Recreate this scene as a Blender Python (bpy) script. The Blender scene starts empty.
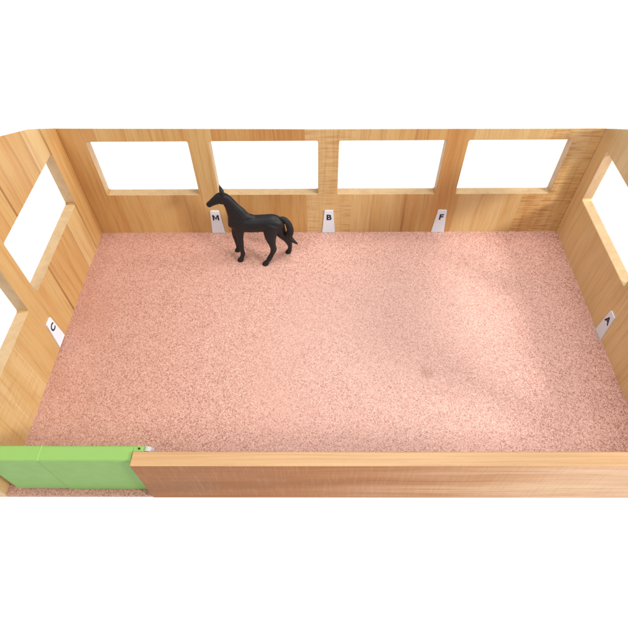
import bpy, bmesh, math, random
from mathutils import Vector, Matrix

scene = bpy.context.scene
COL = scene.collection
random.seed(7)

# ------------------------------------------------------------------ helpers
def srgb(r, g, b):
    f = lambda c: (c/12.92 if c <= .04045 else ((c+.055)/1.055)**2.4)
    return (f(r/255), f(g/255), f(b/255), 1.0)

class NT:
    """tiny wrapper for node building"""
    def __init__(self, name):
        self.m = bpy.data.materials.new(name); self.m.use_nodes = True
        self.t = self.m.node_tree; self.n = self.t.nodes; self.l = self.t.links
        self.n.clear()
        self.out = self.n.new('ShaderNodeOutputMaterial')
        self.b = self.n.new('ShaderNodeBsdfPrincipled')
        self.l.new(self.b.outputs[0], self.out.inputs[0])
    def node(self, t, **kw):
        x = self.n.new(t)
        for k, v in kw.items(): setattr(x, k, v)
        return x
    def put(self, sock, v):
        if isinstance(v, bpy.types.NodeSocket): self.l.new(v, sock)
        else: sock.default_value = v
    def math(self, op, a, b=0.0, c=None, clamp=False):
        x = self.node('ShaderNodeMath', operation=op, use_clamp=clamp)
        self.put(x.inputs[0], a); self.put(x.inputs[1], b)
        if c is not None: self.put(x.inputs[2], c)
        return x.outputs[0]
    def mix(self, f, a, b, blend='MIX'):
        x = self.node('ShaderNodeMix', data_type='RGBA', blend_type=blend)
        self.put(x.inputs[0], f); self.put(x.inputs[6], a); self.put(x.inputs[7], b)
        return x.outputs[2]
    def comb(self, x, y, z):
        c = self.node('ShaderNodeCombineXYZ')
        self.put(c.inputs[0], x); self.put(c.inputs[1], y); self.put(c.inputs[2], z)
        return c.outputs[0]
    def noise(self, vec, scale=1.0, detail=3.0, rough=.5, dist=0.0):
        x = self.node('ShaderNodeTexNoise')
        self.put(x.inputs['Vector'], vec); x.inputs['Scale'].default_value = scale
        x.inputs['Detail'].default_value = detail; x.inputs['Roughness'].default_value = rough
        x.inputs['Distortion'].default_value = dist
        return x.outputs['Fac']
    def ramp(self, f, stops, interp='LINEAR'):
        x = self.node('ShaderNodeValToRGB'); r = x.color_ramp; r.interpolation = interp
        while len(r.elements) > 1: r.elements.remove(r.elements[-1])
        for i, (p, c) in enumerate(stops):
            e = r.elements[0] if i == 0 else r.elements.new(p)
            e.position = p
            e.color = (c, c, c, 1) if not isinstance(c, tuple) else c
        self.put(x.inputs[0], f)
        return x.outputs[0]
    def remap(self, f, a, b, c=0.0, d=1.0):
        x = self.node('ShaderNodeMapRange'); self.put(x.inputs[0], f)
        for i, v in enumerate((a, b, c, d)): x.inputs[i+1].default_value = v
        return x.outputs[0]
    def bump(self, h, strength, dist):
        x = self.node('ShaderNodeBump'); self.put(x.inputs['Height'], h)
        x.inputs['Strength'].default_value = strength; x.inputs['Distance'].default_value = dist
        self.l.new(x.outputs[0], self.b.inputs['Normal'])

def new_obj(name, bm, mats, parent=None, smooth=False):
    me = bpy.data.meshes.new(name)
    bmesh.ops.recalc_face_normals(bm, faces=bm.faces[:])
    bm.to_mesh(me); bm.free()
    for m in (mats if isinstance(mats, (list, tuple)) else [mats]): me.materials.append(m)
    if smooth:
        for p in me.polygons: p.use_smooth = True
    o = bpy.data.objects.new(name, me); COL.objects.link(o)
    if parent:
        o.parent = parent
        p = parent; off = Vector((0, 0, 0))
        while p: off += p.location; p = p.parent
        o.location = -off            # meshes are modelled in place
    return o

def bevel(o, w, seg=2):
    m = o.modifiers.new('bevel', 'BEVEL'); m.width = w; m.segments = seg
    m.limit_method = 'ANGLE'; m.angle_limit = math.radians(40)
    return m

def box(bm, x0, x1, y0, y1, z0, z1, mi=0):
    vs = [bm.verts.new((x, y, z)) for x in (x0, x1) for y in (y0, y1) for z in (z0, z1)]
    for q in ((0,1,3,2),(4,6,7,5),(0,4,5,1),(2,3,7,6),(0,2,6,4),(1,5,7,3)):
        bm.faces.new([vs[i] for i in q]).material_index = mi

# ------------------------------------------------------------------ materials
TAN   = srgb(206, 171, 113)
PALE  = srgb(218, 190, 138)
AMBER = srgb(196, 148, 88)
RED   = srgb(168, 110, 58)

def wood(name, axis, stops, curly=(), seams=(), horizontal=False, rough=.36, spec=.42, pal=None, blend='CONSTANT'):
    """glued-up pine/beech boards: tone per board along `axis`, vertical grain, dark glue seams,
    cross-grain figure in the boards listed in `curly` (u ranges)."""
    pale, tan, amber, red = pal or (PALE, TAN, AMBER, RED)
    N = NT(name)
    tc = N.node('ShaderNodeTexCoord'); sp = N.node('ShaderNodeSeparateXYZ')
    N.l.new(tc.outputs['Object'], sp.inputs[0])
    X, Y, Z = sp.outputs
    u = X if axis == 'x' else Y
    d = Y if axis == 'x' else X
    un = N.math('ADD', N.math('DIVIDE', u, .8), .5)          # -0.4..0.4 -> 0..1
    # wobble of the board joint is nil, boards are sawn straight
    tone = N.ramp(un, [(max(0, p/.8+.5), t) for p, t in stops], blend)
    rnd = N.math('MULTIPLY', tone, 37.0 if blend == 'CONSTANT' else 0.0)
    # lengthwise grain
    if horizontal: a, b = Z, u
    else:          a, b = u, Z
    warp = N.noise(N.comb(N.math('MULTIPLY', a, 22), N.math('ADD', N.math('MULTIPLY', b, 9), rnd), 0.0), 1, 2)
    aw = N.math('ADD', a, N.math('MULTIPLY', N.math('SUBTRACT', warp, .5), .012))
    def g(sa, sb, det, dx=0.0):
        return N.noise(N.comb(N.math('ADD', N.math('MULTIPLY', aw, sa), rnd), N.math('MULTIPLY', d, sa*.8), N.math('ADD', N.math('MULTIPLY', b, sb), dx)), 1, det, .6)
    fine  = g(900, 22, 3)
    mid   = g(260, 7, 3, 4.3)
    broad = g(46, 3.0, 2, 9.1)
    # darker latewood lines
    lines = N.remap(mid, .50, .66)
    # ray flecks / chatter across the grain
    fleck = N.noise(N.comb(N.math('MULTIPLY', aw, 260), N.math('MULTIPLY', d, 200), N.math('MULTIPLY', b, 900)), 1, 2, .5)
    # curly figure
    cur = N.noise(N.comb(N.math('ADD', N.math('MULTIPLY', a, 36), rnd), N.math('MULTIPLY', d, 60), N.math('MULTIPLY', b, 420)), 1, 3, .55)
    curm = 0.0
    if curly:
        st = [(0.0, 0.0)]
        for (c0, c1, am) in curly: st += [(c0/.8+.5, am), (c1/.8+.5, 0.0)]
        curm = N.ramp(un, st, 'CONSTANT')
    pores = N.remap(fine, .52, .68)
    bt = N.math('ADD', tone, N.math('MULTIPLY', N.math('SUBTRACT', broad, .5), .9), clamp=True)
    c = N.ramp(bt, [(0.0, pale), (.35, tan), (.75, amber), (1.0, red)])
    c = N.mix(N.math('MULTIPLY', lines, N.math('MULTIPLY_ADD', tone, .42, .22)), c, red)
    c = N.mix(N.math('MULTIPLY', pores, .27), c, srgb(150, 88, 42))
    c = N.mix(N.math('MULTIPLY', N.remap(fleck, .58, .78), .08), c, srgb(240, 208, 158))
    if curly:
        cc = N.math('MULTIPLY', N.remap(cur, .50, .66), curm)
        c = N.mix(N.math('MULTIPLY', cc, .62), c, srgb(160, 96, 46))
        cl = N.math('MULTIPLY', N.remap(cur, .48, .34), curm)
        c = N.mix(N.math('MULTIPLY', cl, .40), c, srgb(236, 196, 140))
    if seams:
        st = [(0.0, 0.0)]
        for (s, w, am) in sorted(seams): st += [((s-w)/.8+.5, am), ((s+w)/.8+.5, 0.0)]
        sm = N.ramp(un, st, 'CONSTANT')
        c = N.mix(N.math('MULTIPLY', sm, N.remap(mid, .2, .6, .35, 1)), c, srgb(120, 66, 26))
    # slow grime variation
    big = N.noise(tc.outputs['Object'], 14, 3)
    c = N.mix(N.remap(big, .35, .7, 0, .16), c, srgb(176, 122, 70))
    N.l.new(c, N.b.inputs['Base Color'])
    N.l.new(N.remap(big, .3, .7, rough-.05, rough+.10), N.b.inputs['Roughness'])
    N.b.inputs['Specular IOR Level'].default_value = spec
    N.bump(N.math('ADD', fine, N.math('MULTIPLY', mid, .6)), .10, .0004)
    return N.m

def edge_wood(name, base, dark, sc=(90, 90, 90)):
    """sawn edges of the boards: pale, long faint layers"""
    N = NT(name)
    tc = N.node('ShaderNodeTexCoord')
    mp = N.node('ShaderNodeMapping'); N.l.new(tc.outputs['Object'], mp.inputs[0])
    mp.inputs['Scale'].default_value = sc
    n1 = N.noise(mp.outputs[0], 1, 4, .6, .6)
    n2 = N.noise(tc.outputs['Object'], 620, 2)
    c = N.mix(N.remap(n1, .4, .75), base, dark)
    c = N.mix(N.remap(n2, .55, .75, 0, .12), c, srgb(160, 105, 60))
    N.l.new(c, N.b.inputs['Base Color']); N.b.inputs['Roughness'].default_value = .5
    N.bump(n2, .12, .0003)
    return N.m

M_back = wood('back_wall_wood', 'x',
    [(-.4, .62), (-.262, .40), (-.1955, .46), (-.158, .34), (-.132, .66), (-.0305, .20), (.052, .38), (.094, .64),
     (.112, .42), (.126, .66), (.158, .16), (.236, .40), (.262, .26)],
    curly=((-.0305, .028, .6), (.236, .33, .9)),
    seams=((-.1955, .0008, .9), (-.232, .0006, .5), (-.132, .0006, .6), (-.0305, .0007, .5), (.094, .0006, .4), (.158, .0006, .3), (.236, .0008, .6)))
M_left = wood('left_wall_wood', 'y',
    [(-.4, .22), (-.232, .36), (-.205, .44), (-.131, .60), (-.066, .20), (-.031, .56), (-.012, .72)],  # boards next to the back corner darkened: corner shade put into their tone
    curly=((-.33, -.232, .35),),
    seams=((-.131, .0009, .8), (-.066, .0007, .4), (-.031, .0007, .6), (-.205, .0007, .5)))
M_right = wood('right_wall_wood', 'y',
    [(-.4, .20), (-.25, .10), (-.19, .22), (-.122, .16), (-.068, .08), (-.02, .18)],
    pal=(srgb(230, 202, 150), srgb(222, 188, 132), srgb(206, 160, 100), srgb(182, 126, 72)),
    seams=((-.122, .0005, .25), (-.068, .0004, .3), (-.19, .0004, .3)))
M_front = wood('front_board_wood', 'x',
    [(-.4, .98), (-.125, .93), (-.08, .88), (-.04, .82), (.0, .74), (.035, .64), (.065, .54), (.10, .42), (.135, .30), (.17, .18), (.205, .08)],  # dark left to pale right: light falloff painted into the board tone
    horizontal=True, blend='LINEAR', curly=((-.165, .36, .17),), rough=.55, spec=.15,
    pal=(srgb(222, 184, 150), srgb(205, 158, 120), srgb(170, 112, 72), srgb(142, 90, 52)))
M_edge = edge_wood('sawn_edge_wood', srgb(208, 178, 136), srgb(196, 160, 116))
M_edge2 = edge_wood('front_board_edge_wood', srgb(190, 150, 106), srgb(172, 130, 86), (8, 420, 420))

def cork():
    N = NT('cork_granule_floor')
    tc = N.node('ShaderNodeTexCoord'); P = tc.outputs['Object']
    # domain jitter so that the granules are irregular
    v = N.node('ShaderNodeTexVoronoi', feature='F1'); N.l.new(P, v.inputs['Vector'])
    v.inputs['Scale'].default_value = 980
    sep = N.node('ShaderNodeSeparateColor'); N.l.new(v.outputs['Color'], sep.inputs[0])
    r1, r2 = sep.outputs[0], sep.outputs[1]
    v2 = N.node('ShaderNodeTexVoronoi', feature='F1'); N.l.new(P, v2.inputs['Vector'])
    v2.inputs['Scale'].default_value = 1500
    sep2 = N.node('ShaderNodeSeparateColor'); N.l.new(v2.outputs['Color'], sep2.inputs[0])
    big = N.noise(P, 9, 4, .55)
    med = N.noise(P, 46, 3)
    c = N.ramp(r1, [(0, srgb(184, 135, 121)), (.5, srgb(198, 152, 139)), (1, srgb(213, 172, 162))])
    c = N.mix(N.math('MULTIPLY', N.remap(sep2.outputs[0], .0, 1.0), .35), c, srgb(178, 122, 105))
    # dark bark specks and pale chips
    dark = N.math('GREATER_THAN', N.math('ADD', r2, N.math('MULTIPLY', N.math('SUBTRACT', med, .5), .25)), .83)
    c = N.mix(N.math('MULTIPLY', dark, .85), c, srgb(126, 74, 58))
    dk2 = N.math('GREATER_THAN', sep2.outputs[1], .86)
    c = N.mix(N.math('MULTIPLY', dk2, .78), c, srgb(130, 76, 60))
    pale = N.math('GREATER_THAN', sep2.outputs[2], .91)
    c = N.mix(N.math('MULTIPLY', pale, .55), c, srgb(246, 214, 194))
    # dusty patches and slightly browner areas
    c = N.mix(N.remap(big, .52, .74, 0, .20), c, srgb(242, 200, 184))
    c = N.mix(N.remap(big, .46, .28, 0, .2), c, srgb(192, 130, 106))
    # browner towards the left end: light falloff put into the colour
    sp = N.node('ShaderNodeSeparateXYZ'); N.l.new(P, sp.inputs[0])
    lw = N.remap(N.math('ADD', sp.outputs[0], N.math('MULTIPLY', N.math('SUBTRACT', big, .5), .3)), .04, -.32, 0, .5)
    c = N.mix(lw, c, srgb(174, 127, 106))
    # paler middle of the sheet: lamp sheen painted into the colour
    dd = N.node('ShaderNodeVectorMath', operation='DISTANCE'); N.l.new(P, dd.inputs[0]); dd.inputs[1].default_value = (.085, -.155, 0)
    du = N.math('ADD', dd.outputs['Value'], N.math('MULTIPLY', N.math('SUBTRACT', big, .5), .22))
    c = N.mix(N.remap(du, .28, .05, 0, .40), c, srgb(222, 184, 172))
    # one stain
    st = N.node('ShaderNodeVectorMath', operation='DISTANCE'); N.l.new(P, st.inputs[0]); st.inputs[1].default_value = (.1022, -.2143, 0)
    c = N.mix(N.math('MULTIPLY', N.remap(st.outputs['Value'], .011, .001), N.remap(med, .3, .6, .2, .5)), c, srgb(140, 84, 66))
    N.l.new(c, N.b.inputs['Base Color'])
    N.b.inputs['Roughness'].default_value = .55
    N.b.inputs['Specular IOR Level'].default_value = .4
    N.bump(N.math('ADD', r1, N.math('MULTIPLY', sep2.outputs[0], .5)), .14, .0004)
    return N.m
M_cork = cork()

def plastic(name, col, rough, var=.06, spec=.5, scale=90):
    N = NT(name); tc = N.node('ShaderNodeTexCoord')
    n = N.noise(tc.outputs['Object'], scale, 4)
    d = tuple(c*(1-3*var) for c in col[:3]) + (1,)
    N.l.new(N.mix(n, col, d), N.b.inputs['Base Color'])
    N.l.new(N.remap(n, .3, .7, rough-.06, rough+.06), N.b.inputs['Roughness'])
    N.b.inputs['Specular IOR Level'].default_value = spec
    N.bump(N.noise(tc.outputs['Object'], scale*14, 2), .06, .0003)
    return N.m
M_green = plastic('green_plastic', srgb(134, 172, 94), .5, .018, .16)
M_white = plastic('white_plastic', srgb(230, 239, 252), .45, .02)
M_grey  = plastic('grey_white_plastic', srgb(176, 172, 168), .5, .03)
M_ink   = plastic('navy_ink', srgb(20, 22, 48), .6, .02)
M_screw = plastic('dark_steel', srgb(34, 34, 30), .45, .05)
M_horse = plastic('black_toy_paint', srgb(26, 27, 31), .58, .08, .38, 240)
M_mane  = plastic('black_mane_paint', srgb(22, 22, 24), .62, .08, .4, 300)
M_eye   = plastic('glossy_black', srgb(10, 10, 11), .15, .01)

N = NT('glowing_white_backdrop')                     # white ground, glow added so it stays pure white
tc = N.node('ShaderNodeTexCoord')
nn = N.noise(tc.outputs['Object'], 3, 2)
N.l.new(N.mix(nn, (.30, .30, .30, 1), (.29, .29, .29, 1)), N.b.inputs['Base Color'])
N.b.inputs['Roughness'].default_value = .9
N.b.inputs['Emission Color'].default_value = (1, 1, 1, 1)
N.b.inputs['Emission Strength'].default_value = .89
M_backdrop = N.m

# ------------------------------------------------------------------ setting
BASE = -.004
bm = bmesh.new()
L = 7.0
for f in (bm.faces.new([bm.verts.new(p) for p in ((-L, -L, BASE), (L, -L, BASE), (L, L, BASE), (-L, L, BASE))]),): pass
backdrop = new_obj('backdrop', bm, M_backdrop)
backdrop['kind'] = 'structure'; backdrop['label'] = 'white backdrop with added glow under the arena'

# ------------------------------------------------------------------ the arena
arena = bpy.data.objects.new('riding_arena', None); COL.objects.link(arena)
arena.location = (0, -.173, BASE); arena.empty_display_size = .05
arena['label'] = 'wooden toy riding arena with windowed walls, pink cork floor and green gate'
arena['category'] = 'toy arena'

T = .0115      # board thickness
Xi = .300      # inner faces of the side walls
Yf = -.3465    # front edge of the base

# floor plate: bevelled cork sheet
bm = bmesh.new(); box(bm, -Xi, Xi, Yf, 0, BASE, 0)
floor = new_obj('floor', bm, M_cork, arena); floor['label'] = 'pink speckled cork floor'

def wall(name, mat, axis, inner, sgn, prof, holes, zlo, zhi, drop, z0=BASE):
    """board with a row of window openings. prof: [(u, top z)], top is chamfered outwards by `drop`."""
    us = sorted(set([p[0] for p in prof] + [h for hh in holes for h in hh]))
    def top(u):
        for (a, za), (b, zb) in zip(prof, prof[1:]):
            if a <= u <= b: return za + (zb-za)*(u-a)/(b-a)
    bm = bmesh.new(); V = {}
    def vert(u, k, side):
        key = (round(u, 6), k, side)
        if key not in V:
            z = (z0, zlo, zhi, top(u) - (drop if side else 0))[k]
            w = inner + sgn*T*side
            V[key] = bm.verts.new((u, w, z) if axis == 'x' else (w, u, z))
        return V[key]
    def hole(i, k):
        m = (us[i]+us[i+1])/2
        return k == 1 and any(a < m < b for a, b in holes)
    n = len(us)-1
    solid = lambda i, k: 0 <= i < n and 0 <= k < 3 and not hole(i, k)
    for i in range(n):
        for k in range(3):
            if not solid(i, k): continue
            a, b = us[i], us[i+1]
            for s in (0, 1):
                bm.faces.new([vert(a, k, s), vert(b, k, s), vert(b, k+1, s), vert(a, k+1, s)])
            for (di, dk, e) in ((-1, 0, ((a, k), (a, k+1))), (1, 0, ((b, k), (b, k+1))), (0, -1, ((a, k), (b, k))), (0, 1, ((a, k+1), (b, k+1)))):
                if not solid(i+di, k+dk):
                    (p, kp), (q, kq) = e
                    f = bm.faces.new([vert(p, kp, 0), vert(q, kq, 0), vert(q, kq, 1), vert(p, kp, 1)])
                    f.material_index = 1
    bmesh.ops.recalc_face_normals(bm, faces=bm.faces[:])
    # round the window corners a little
    es = []
    for (a, b) in holes:
        for u in (a, b):
            for k in (1, 2):
                v0, v1 = V[(round(u, 6), k, 0)], V[(round(u, 6), k, 1)]
                es += [e for e in v0.link_edges if e.other_vert(v0) is v1]
    bmesh.ops.bevel(bm, geom=es, offset=.0022, segments=4, profile=.5, affect='EDGES', clamp_overlap=True)
    o = new_obj(name, bm, [mat, M_edge], arena)
    bevel(o, .0007, 2)
    return o

back = wall('back_wall', M_back, 'x', 0.0, 1, [(-Xi, .1545), (-.0178, .1521), (Xi, .1512)],
     [(-.2731, -.1593), (-.1352, -.0135), (.0102, .1298), (.1544, .2690)], .0627, .1372, .0085)
back['label'] = 'long back wall with four window openings'
left = wall('side_wall', M_left, 'y', -Xi, -1, [(Yf, .222), (-.15, .222), (-.093, .2057), (-.0478, .1840), (0, .1546), (T, .1457)],
     [(-.322, -.1895), (-.1662, -.0285)], .0735, .1430, .0118)
left['label'] = 'left side wall with two window openings'
right = wall('side_wall', M_right, 'y', Xi, 1, [(Yf, .205), (-.13, .205), (-.035, .1726), (0, .1513), (T, .1425)],
     [(-.312, -.1770), (-.1558, -.0200)], .0690, .1357, .0118)
right['label'] = 'right side wall with two window openings'

# front board
bm = bmesh.new(); box(bm, -.1650, Xi+T, -.3475, -.3352, -.0030, .0735)
for f in bm.faces:
    f.normal_update()
    if abs(f.calc_center_median().z - .0735) < 1e-6 or abs(f.calc_center_median().x + .165) < 1e-6: f.material_index = 1
front = new_obj('front_board', bm, [M_front, M_edge2], arena); bevel(front, .0009, 3)
front['label'] = 'low front board with pale top edge'

# ---- gate: two green plastic panels, tongue behind the front board, bracket and screw
def slab_profile(bm, x0, x1, pts):
    """extrude a (y,z) outline along x"""
    A = [bm.verts.new((x0, y, z)) for y, z in pts]; B = [bm.verts.new((x1, y, z)) for y, z in pts]
    n = len(pts)
    bm.faces.new(A); bm.faces.new(B[::-1])
    for i in range(n): bm.faces.new([A[i], B[i], B[(i+1) % n], A[(i+1) % n]])
def gate_pts(z0, zt, yo=-.3420, yi=-.3286, r=.0022):
    p = [(yo+.0006, z0), (yo, zt-r)]
    for k in range(1, 5):
        a = math.pi/2*k/4; p.append((yo + r*(1-math.cos(a)), zt - r + r*math.sin(a)))
    for k in range(0, 5):
        a = math.pi/2*(1-k/4); p.append((yi - r*(1-math.cos(a)), zt - r + r*math.sin(a)))
    p.append((yi-.0006, z0))
    return p
bm = bmesh.new()
slab_profile(bm, -.24188, -.1660, gate_pts(.0022, .0713))
gate = new_obj('gate', bm, M_green, arena); bevel(gate, .00025, 2)
gate['label'] = 'light green plastic gate'
bm = bmesh.new()
# tongue with a half-round end running behind the front board
yo, yi = -.3346, -.3288
cx, cz, rr = -.1590, .0655, .0046
pts = [(-.1664, .0702), (-.1664, .0040), (-.1610, .0040)] + [(cx + rr*math.cos(a), cz + rr*math.sin(a)) for a in [math.radians(x) for x in (-60, -35, -10, 15, 40, 65, 90)]]
A = [bm.verts.new((x, yo, z)) for x, z in pts]; B = [bm.verts.new((x, yi, z)) for x, z in pts]
bm.faces.new(A); bm.faces.new(B[::-1])
for i in range(len(pts)): bm.faces.new([A[i], B[i], B[(i+1) % len(pts)], A[(i+1) % len(pts)]])
o = new_obj('hinge_tongue', bm, M_green, gate); bevel(o, .0008, 2)
bm = bmesh.new()
slab_profile(bm, -.2880, -.2420, gate_pts(.0050, .0715, -.34215, -.3284))
o = new_obj('gate_panel', bm, M_green, gate); bevel(o, .00025, 2)
# added pale strip: painted highlight on top of the panel seam
bm = bmesh.new(); slab_profile(bm, -.2421, -.2416, gate_pts(.0700, .0717, -.3420, -.3284, .0012))
seam_glint = new_obj('seam_highlight', bm, plastic('seam_highlight_green', srgb(158, 204, 112), .4), gate)
# grey-white pivot bracket
bm = bmesh.new()
pts = [(-.1562, .0712), (-.1562, .0560), (-.1520, .0560), (-.1500, .0650), (-.1518, .0696), (-.1540, .0712)]
A = [bm.verts.new((x, -.3340, z)) for x, z in pts]; B = [bm.verts.new((x, -.3292, z)) for x, z in pts]
bm.faces.new(A); bm.faces.new(B[::-1])
for i in range(len(pts)): bm.faces.new([A[i], B[i], B[(i+1) % len(pts)], A[(i+1) % len(pts)]])
o = new_obj('hinge_bracket', bm, M_grey, gate); bevel(o, .0006, 2); o['label'] = 'grey white hinge bracket'
bm = bmesh.new()
bmesh.ops.create_cone(bm, cap_ends=True, segments=20, radius1=.0009, radius2=.0008, depth=.0012, matrix=Matrix.Translation((-.1612, -.3314, .0706)))
o = new_obj('screw', bm, M_screw, gate); o['label'] = 'dark screw head'

# ---- letter markers
def glyph(ch, size, mtx, parent):
    if ch == 'M':                      # drawn as strokes
        bm = bmesh.new(); k = size*.72; wd = .46; t = .21
        for pts in ([(-wd, 0), (-wd+t, 0), (-wd+t, 1), (-wd, 1)], [(wd-t, 0), (wd, 0), (wd, 1), (wd-t, 1)],
                    [(-wd+t, 1), (-wd+t, .64), (0, .06), (0, .42)], [(0, .42), (0, .06), (wd-t, .64), (wd-t, 1)]):
            A = [bm.verts.new(mtx @ Vector((x*k, y*k, .00014))) for x, y in pts]; bm.faces.new(A)
        bmesh.ops.remove_doubles(bm, verts=bm.verts[:], dist=1e-7)
        return new_obj('letter', bm, M_ink, parent)
    cu = bpy.data.curves.new('letter', 'FONT'); cu.body = ch; cu.size = size
    cu.align_x = 'CENTER'; cu.extrude = .00012; cu.offset = size*.028
    tmp = bpy.data.objects.new('tmp_letter', cu); COL.objects.link(tmp)
    bpy.context.view_layer.update()
    me = bpy.data.meshes.new_from_object(tmp.evaluated_get(bpy.context.evaluated_depsgraph_get()))
    bpy.data.objects.remove(tmp); bpy.data.curves.remove(cu)
    me.name = 'letter'; me.materials.clear(); me.materials.append(M_ink)
    me.transform(mtx)
    o = bpy.data.objects.new('letter', me); COL.objects.link(o); o.parent = parent
    p = parent; off = Vector((0, 0, 0))
    while p: off += p.location; p = p.parent
    o.location = -off
    return o
def marker(ch, org, ax_u, ax_n, wb=.0168, wt=.0112, h=.0378, lean=0.0):
    """trapezoid plate standing on the floor against a wall; ax_u reading direction, ax_n out of the wall"""
    U, Nn, O = Vector(ax_u), Vector(ax_n), Vector(org)
    P = lambda a, b, n: O + U*a + Vector((0, 0, b)) + Nn*n
    bm = bmesh.new()
    pts = [(-wb/2, .0004), (wb/2, .0004), (wt/2+lean, h-.0008), (wt/2-.0008+lean, h), (-wt/2+.0008+lean, h), (-wt/2+lean, h-.0008)]
    A = [bm.verts.new(P(a, b, .0002)) for a, b in pts]; B = [bm.verts.new(P(a, b, .0014)) for a, b in pts]
    bm.faces.new(A[::-1]); bm.faces.new(B)
    for i in range(len(pts)): bm.faces.new([A[i], A[(i+1) % len(pts)], B[(i+1) % len(pts)], B[i]])
    o = new_obj('letter_marker', bm, M_white, arena)
    o['label'] = 'white letter marker reading ' + ch
    m = Matrix.Identity(4)
    m.col[0][:3] = U; m.col[1][:3] = (0, 0, 1); m.col[2][:3] = Nn
    m.translation = P(lean*.75, h*.60, .0016)
    glyph(ch, .0122, m, o)
    return o
marker('M', (-.1448, 0, 0), (1, 0, 0), (0, -1, 0))
marker('B', (0.0002, 0, 0), (1, 0, 0), (0, -1, 0))
marker('F', (.1436, 0, 0), (1, 0, 0), (0, -1, 0))
marker('C', (-Xi, -.1765, .002), (0, 1, 0), (1, 0, 0))
marker('A', (Xi, -.1672, 0), (0, -1, 0), (-1, 0, 0), wb=.0150, wt=.0105)

# ------------------------------------------------------------------ the horse (mm, as it stands)
TORSO = [(-59.7,-47.5,57.6,8.5,6.5),(-65.5,-46.9,59.1,11.2,9.2),(-76.3,-45.9,57.9,11.4,9.0),(-87.2,-44.9,56.1,11.6,9.4),
         (-98.0,-43.9,55.5,12.2,9.0),(-107.2,-43.0,58.5,12.5,8.2),(-113.5,-42.4,58.0,9.8,7.0)]
NECK = [(-102.8,-43.4,64.6,9.8,7.1),(-107.3,-43.0,71.6,10.0,6.0),(-112.3,-42.5,78.8,8.6,5.0),(-116.4,-42.1,86.5,7.4,4.3),(-119.9,-41.8,92.1,6.2,3.9)]
HEAD = [(-120.8,-41.6,94.0,6.2,4.3),(-123.8,-41.4,92.2,7.0,4.8),(-127.1,-41.1,90.0,6.5,4.7),(-131.8,-40.7,86.8,5.2,4.0),(-136.5,-40.2,83.3,4.0,3.4),(-139.2,-39.9,81.0,3.7,3.3)]
NFORE = [(-106.3,-46.5,53.8,6.5,4.8),(-108.1,-47.5,44.3,5.1,4.3),(-108.1,-48.5,35.4,3.5,3.3),(-108.1,-49.3,26.9,3.0,3.0),(-107.8,-50.0,18.2,2.1,2.1),(-107.5,-50.5,10.8,2.5,2.4),(-109.2,-51.0,5.9,2.1,2.1),(-110.4,-51.4,3.2,2.6,2.6)]
NHIND = [(-67.8,-51.0,57.8,8.3,6.0),(-70.2,-52.0,47.8,8.0,5.4),(-70.4,-53.0,38.7,5.7,4.4),(-68.9,-54.0,29.7,3.6,3.3),(-68.1,-55.0,23.3,3.4,3.0),(-70.2,-56.0,16.9,2.4,2.3),(-73.9,-57.0,9.9,2.6,2.5),(-76.4,-57.5,5.7,2.1,2.1),(-78.4,-57.9,3.0,2.7,2.6)]
FFORE = [(-111.2,-40.0,47.9,6.0,4.8),(-114.8,-38.5,35.1,4.3,3.8),(-115.1,-37.0,23.5,3.0,3.0),(-115.0,-36.0,14.8,2.3,2.3),(-115.2,-35.0,8.3,2.1,2.1),(-115.9,-34.2,3.4,2.5,2.5)]
FHIND = [(-61.8,-45.0,52.2,8.2,6.0),(-58.3,-43.0,38.8,6.0,4.8),(-53.4,-41.5,28.8,3.7,3.6),(-49.7,-40.0,19.3,3.0,2.8),(-49.0,-39.0,12.2,2.2,2.2),(-49.6,-38.0,6.8,2.2,2.2),(-50.7,-37.6,3.2,2.6,2.6)]
TAIL = [(-57.5,-47.6,66.2,2.2,2.2),(-54.6,-47.9,66.4,2.5,2.4),(-51.0,-48.2,63.3,3.1,2.8),(-47.6,-48.6,55.5,3.8,3.2),(-46.9,-48.7,46.7,3.9,3.2),(-49.2,-48.4,39.2,4.3,3.5),(-47.3,-48.6,34.6,3.7,3.0),(-43.2,-49.0,30.8,2.5,2.0),(-38.9,-49.4,26.7,.8,.7)]
FWD = Vector((-1, .094, 0)).normalized(); LAT = Vector((-FWD.y, FWD.x, 0))
def catmull(P, t):
    n = len(P)-1; i = min(int(t*n), n-1); f = t*n - i
    g = lambda k: P[max(0, min(n, k))]
    return [0.5*((2*b) + (c-a)*f + (2*a-5*b+4*c-d)*f*f + (3*b-a-3*c+d)*f**3) for a, b, c, d in zip(g(i-1), g(i), g(i+1), g(i+2))]
def ball(bm, c, t, along, r, rl):
    t = t.normalized(); lat = (LAT - t*LAT.dot(t)).normalized(); nn = t.cross(lat)
    m = Matrix.Identity(4)
    m.col[0][:3] = t*along; m.col[1][:3] = lat*rl; m.col[2][:3] = nn*r
    m.translation = c
    bmesh.ops.create_icosphere(bm, subdivisions=2, radius=.001, matrix=Matrix.Translation(c*.001) @ Matrix(((m[0][0], m[0][1], m[0][2], 0), (m[1][0], m[1][1], m[1][2], 0), (m[2][0], m[2][1], m[2][2], 0), (0, 0, 0, 1))))
def chain(bm, P, step=.9, along=None):
    Ls = sum((Vector(b[:3])-Vector(a[:3])).length for a, b in zip(P, P[1:]))
    n = max(6, int(Ls/step))
    for i in range(n+1):
        t = i/n; q = catmull(P, t); q0 = catmull(P, max(0, t-.02)); q1 = catmull(P, min(1, t+.02))
        r, rl = max(.3, q[3]), max(.3, q[4])
        ball(bm, Vector(q[:3]), Vector(q1[:3])-Vector(q0[:3]), along or min(r, rl), r, rl)
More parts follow.
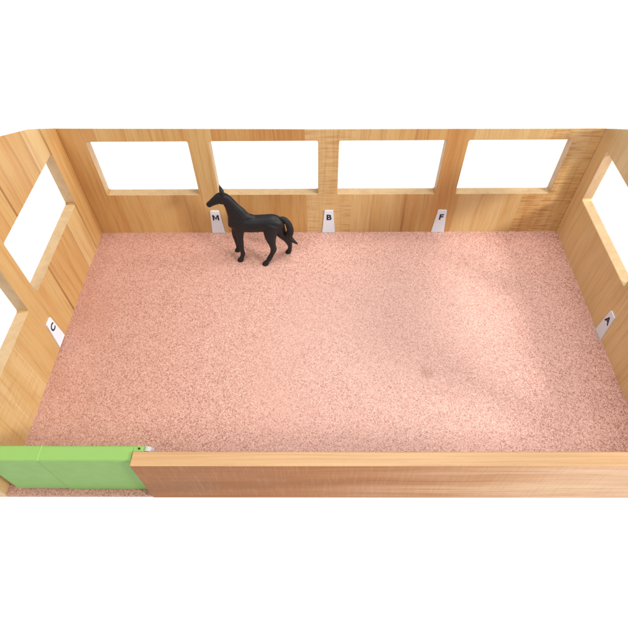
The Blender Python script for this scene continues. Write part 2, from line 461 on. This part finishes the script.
def hoof(bm, x, y, toe, r=4.0):
    """flared hoof, flat on the floor"""
    d = Vector((math.cos(toe), math.sin(toe), 0))
    rings = [(-.6, 1.06, .0), (1.2, 1.0, .10), (3.2, .84, -.35), (4.6, .66, -.8)]
    prev = None
    for z, k, off in rings:
        ring = [bm.verts.new(((x + d.x*(off+.5) + r*k*math.cos(a))*.001, (y + d.y*(off+.5) + r*k*.92*math.sin(a))*.001, z*.001)) for a in [2*math.pi*i/18 for i in range(18)]]
        if prev:
            for i in range(18): bm.faces.new([prev[i], prev[(i+1) % 18], ring[(i+1) % 18], ring[i]])
        else: bm.faces.new(ring[::-1])
        prev = ring
    bm.faces.new(prev)
def finish(bm, name, mat, parent, voxel=.00065, it=9, zclamp=True):
    """fuse overlapping volumes into one continuous skin"""
    me = bpy.data.meshes.new('tmp'); bm.to_mesh(me); bm.free()
    t = bpy.data.objects.new('tmp_volume', me); COL.objects.link(t)
    r = t.modifiers.new('r', 'REMESH'); r.mode = 'VOXEL'; r.voxel_size = voxel; r.use_smooth_shade = True
    s = t.modifiers.new('s', 'SMOOTH'); s.factor = .5; s.iterations = it
    bpy.context.view_layer.update()
    out = bpy.data.meshes.new_from_object(t.evaluated_get(bpy.context.evaluated_depsgraph_get()))
    bpy.data.objects.remove(t); bpy.data.meshes.remove(me)
    out.name = name; out.materials.clear(); out.materials.append(mat)
    if zclamp:
        for v in out.vertices: v.co.z = max(v.co.z, .0001)
    for p in out.polygons: p.use_smooth = True
    o = bpy.data.objects.new(name, out); COL.objects.link(o)
    if parent: o.parent = parent; o.location = -parent.location
    return o

horse = bpy.data.objects.new('toy_horse', None); COL.objects.link(horse)
horse.location = (-.089, -.0447, 0); horse.empty_display_size = .02
horse['label'] = 'black plastic toy horse standing in profile near the back wall'; horse['category'] = 'toy horse'
bm = bmesh.new()
chain(bm, TORSO, .9, 7.0)
chain(bm, NECK, .8, 4.5); chain(bm, [(-117.4,-42,84,4.6,3.6),(-114.8,-42.2,75,6,4.8),(-112.2,-42.5,66,7.8,6.2),(-111.8,-42.5,58,8.6,7.2),(-110.5,-42.7,52,8,7)], .8); chain(bm, HEAD, .6)
for c in (NFORE, NHIND, FFORE, FHIND): chain(bm, [(x, y, z, r+.65, q+.65) for x, y, z, r, q in c], .6)
hoof(bm, -111.0, -51.5, math.pi-.3); hoof(bm, -79.2, -58.0, math.pi, 4.1); hoof(bm, -116.3, -34.0, math.pi, 3.8); hoof(bm, -51.4, -37.4, math.pi, 3.8)
# withers, chest muscles, cheek, jaw, nostril ridge, buttock
def lump(x, y, z, rx, ry, rz): ball(bm, Vector((x, y, z)), FWD, rx, rz, ry)
lump(-97, -43.9, 65.6, 9, 3.6, 3.6); lump(-100.5, -43.5, 67.6, 7.5, 4.6, 5.2); lump(-96, -44, 65, 10, 5, 5)
lump(-110.5, -46.4, 55, 6, 4.2, 8); lump(-111.5, -39.0, 55, 6, 4.2, 8)
lump(-116.5, -44.4, 54.5, 4.5, 3.4, 5); lump(-117, -39.8, 54.5, 4.5, 3.4, 5)
lump(-67.5, -50.0, 57, 10, 4.8, 9); lump(-66.5, -42.6, 56.5, 9.5, 4.8, 10)
lump(-123.6, -44.0, 89.2, 4.2, 2.6, 4.6); lump(-123.2, -38.8, 89.2, 4.2, 2.6, 4.6)
lump(-127.6, -43.9, 92.0, 1.9, 1.5, 1.2); lump(-127.2, -38.3, 92.0, 1.9, 1.5, 1.2)
lump(-140.0, -41.8, 81.8, 1.5, 1.3, 1.3); lump(-139.8, -37.9, 81.8, 1.5, 1.3, 1.3)
lump(-138.2, -39.9, 79.2, 2.2, 2.2, 1.4)
lump(-68.0, -56.6, 24.6, 2.2, 1.8, 3.0)
# ears (upright, on the poll)
for dy, dx in ((-2.0, .5), (2.0, .2)):
    chain(bm, [(-121.4+dx, -41.6+dy*.8, 98.0, 2.3, 1.9), (-122.3+dx, -41.5+dy, 102.2, 2.3, 1.7), (-123.1+dx, -41.4+dy*1.05, 105.6, 1.4, 1.0), (-123.8+dx, -41.4+dy*1.05, 109.4, .5, .5)], .5)
body = finish(bm, 'body', M_horse, horse)
# mane: ridge of hair along the crest, forelock between the ears
bm = bmesh.new()
chain(bm, [(-97.0,-43.5,71.2,.6,.6),(-100.0,-43.3,73.8,1.4,1.1),(-104.2,-42.9,79.6,1.8,1.3),(-108.6,-42.5,86.2,1.9,1.3),(-112.6,-42.1,92.0,1.9,1.3),(-116.4,-41.8,96.2,1.8,1.3),(-119.8,-41.7,98.2,1.5,1.2)], .5)
mane = finish(bm, 'mane', M_mane, horse, .0005, 4, False)
bm = bmesh.new()
chain(bm, TAIL, .5)
for k in range(7):      # hair strands give the tail its ridged surface
    a = 2*math.pi*k/7
    chain(bm, [(p[0] + .72*p[3]*math.cos(a + i*.35), p[1] + .8*p[4]*math.sin(a + i*.35), p[2] + .25*p[3]*math.sin(a), max(.4, p[3]*.42), max(.4, p[4]*.42)) for i, p in enumerate(TAIL[1:])], .6)
tail = finish(bm, 'tail', M_mane, horse, .0005, 3, False)
for y in (-45.2, -37.2):
    bm = bmesh.new()
    ball(bm, Vector((-128.0 if y < -41 else -127.6, y, 91.0)), FWD, 1.2, .9, .55)
    new_obj('eye', bm, M_eye, horse, True)

# ------------------------------------------------------------------ light
w = bpy.data.worlds.new('World'); scene.world = w; w.use_nodes = True
bg = w.node_tree.nodes['Background']; bg.inputs[0].default_value = (1.0, 1.0, 1.0, 1); bg.inputs[1].default_value = .24

def area(name, loc, target, size, power, col=(1, 1, 1)):
    l = bpy.data.lights.new(name, 'AREA'); l.shape = 'RECTANGLE'; l.size, l.size_y = size; l.energy = power; l.color = col
    o = bpy.data.objects.new(name, l); COL.objects.link(o); o.location = loc
    o.rotation_euler = (Vector(target)-Vector(loc)).to_track_quat('-Z', 'Y').to_euler()
    return o
area('side_softbox', (1.35, .10, .82), (.12, -.13, 0), (.40, .40), 10, (1, .99, .97))
area('front_softbox', (1.2, -.90, .84), (.15, -.10, .03), (.24, .24), 16, (1, .985, .96))
area('camera_fill', (-.50, -.90, 1.55), (.14, -.06, .06), (.8, .5), 13.5, (1, .995, .985))  # added fill lamp, brightens the back and right walls
area('top_softbox', (.34, -.08, 1.6), (.1, -.15, 0), (.7, .6), 18, (1, .995, .985))

# ------------------------------------------------------------------ camera
cam = bpy.data.cameras.new('camera'); co = bpy.data.objects.new('camera', cam); COL.objects.link(co)
rt, up, fw = (.999963, .00338, -.007949), (.002196, .79057, .612367), (-.008355, .612362, -.790533)
m = Matrix.Identity(4)
m.col[0][:3] = rt; m.col[1][:3] = up; m.col[2][:3] = [-c for c in fw]
m.translation = (-.013602, -.502632, .471857)
co.matrix_world = m
cam.sensor_width = 36; cam.sensor_fit = 'HORIZONTAL'; cam.lens = 36*514.524/628
cam.clip_start = .01; cam.clip_end = 60
scene.camera = co
scene.view_settings.view_transform = 'Standard'; scene.view_settings.look = 'None'
scene.view_settings.exposure = 0; scene.view_settings.gamma = 1
scene.render.film_transparent = False
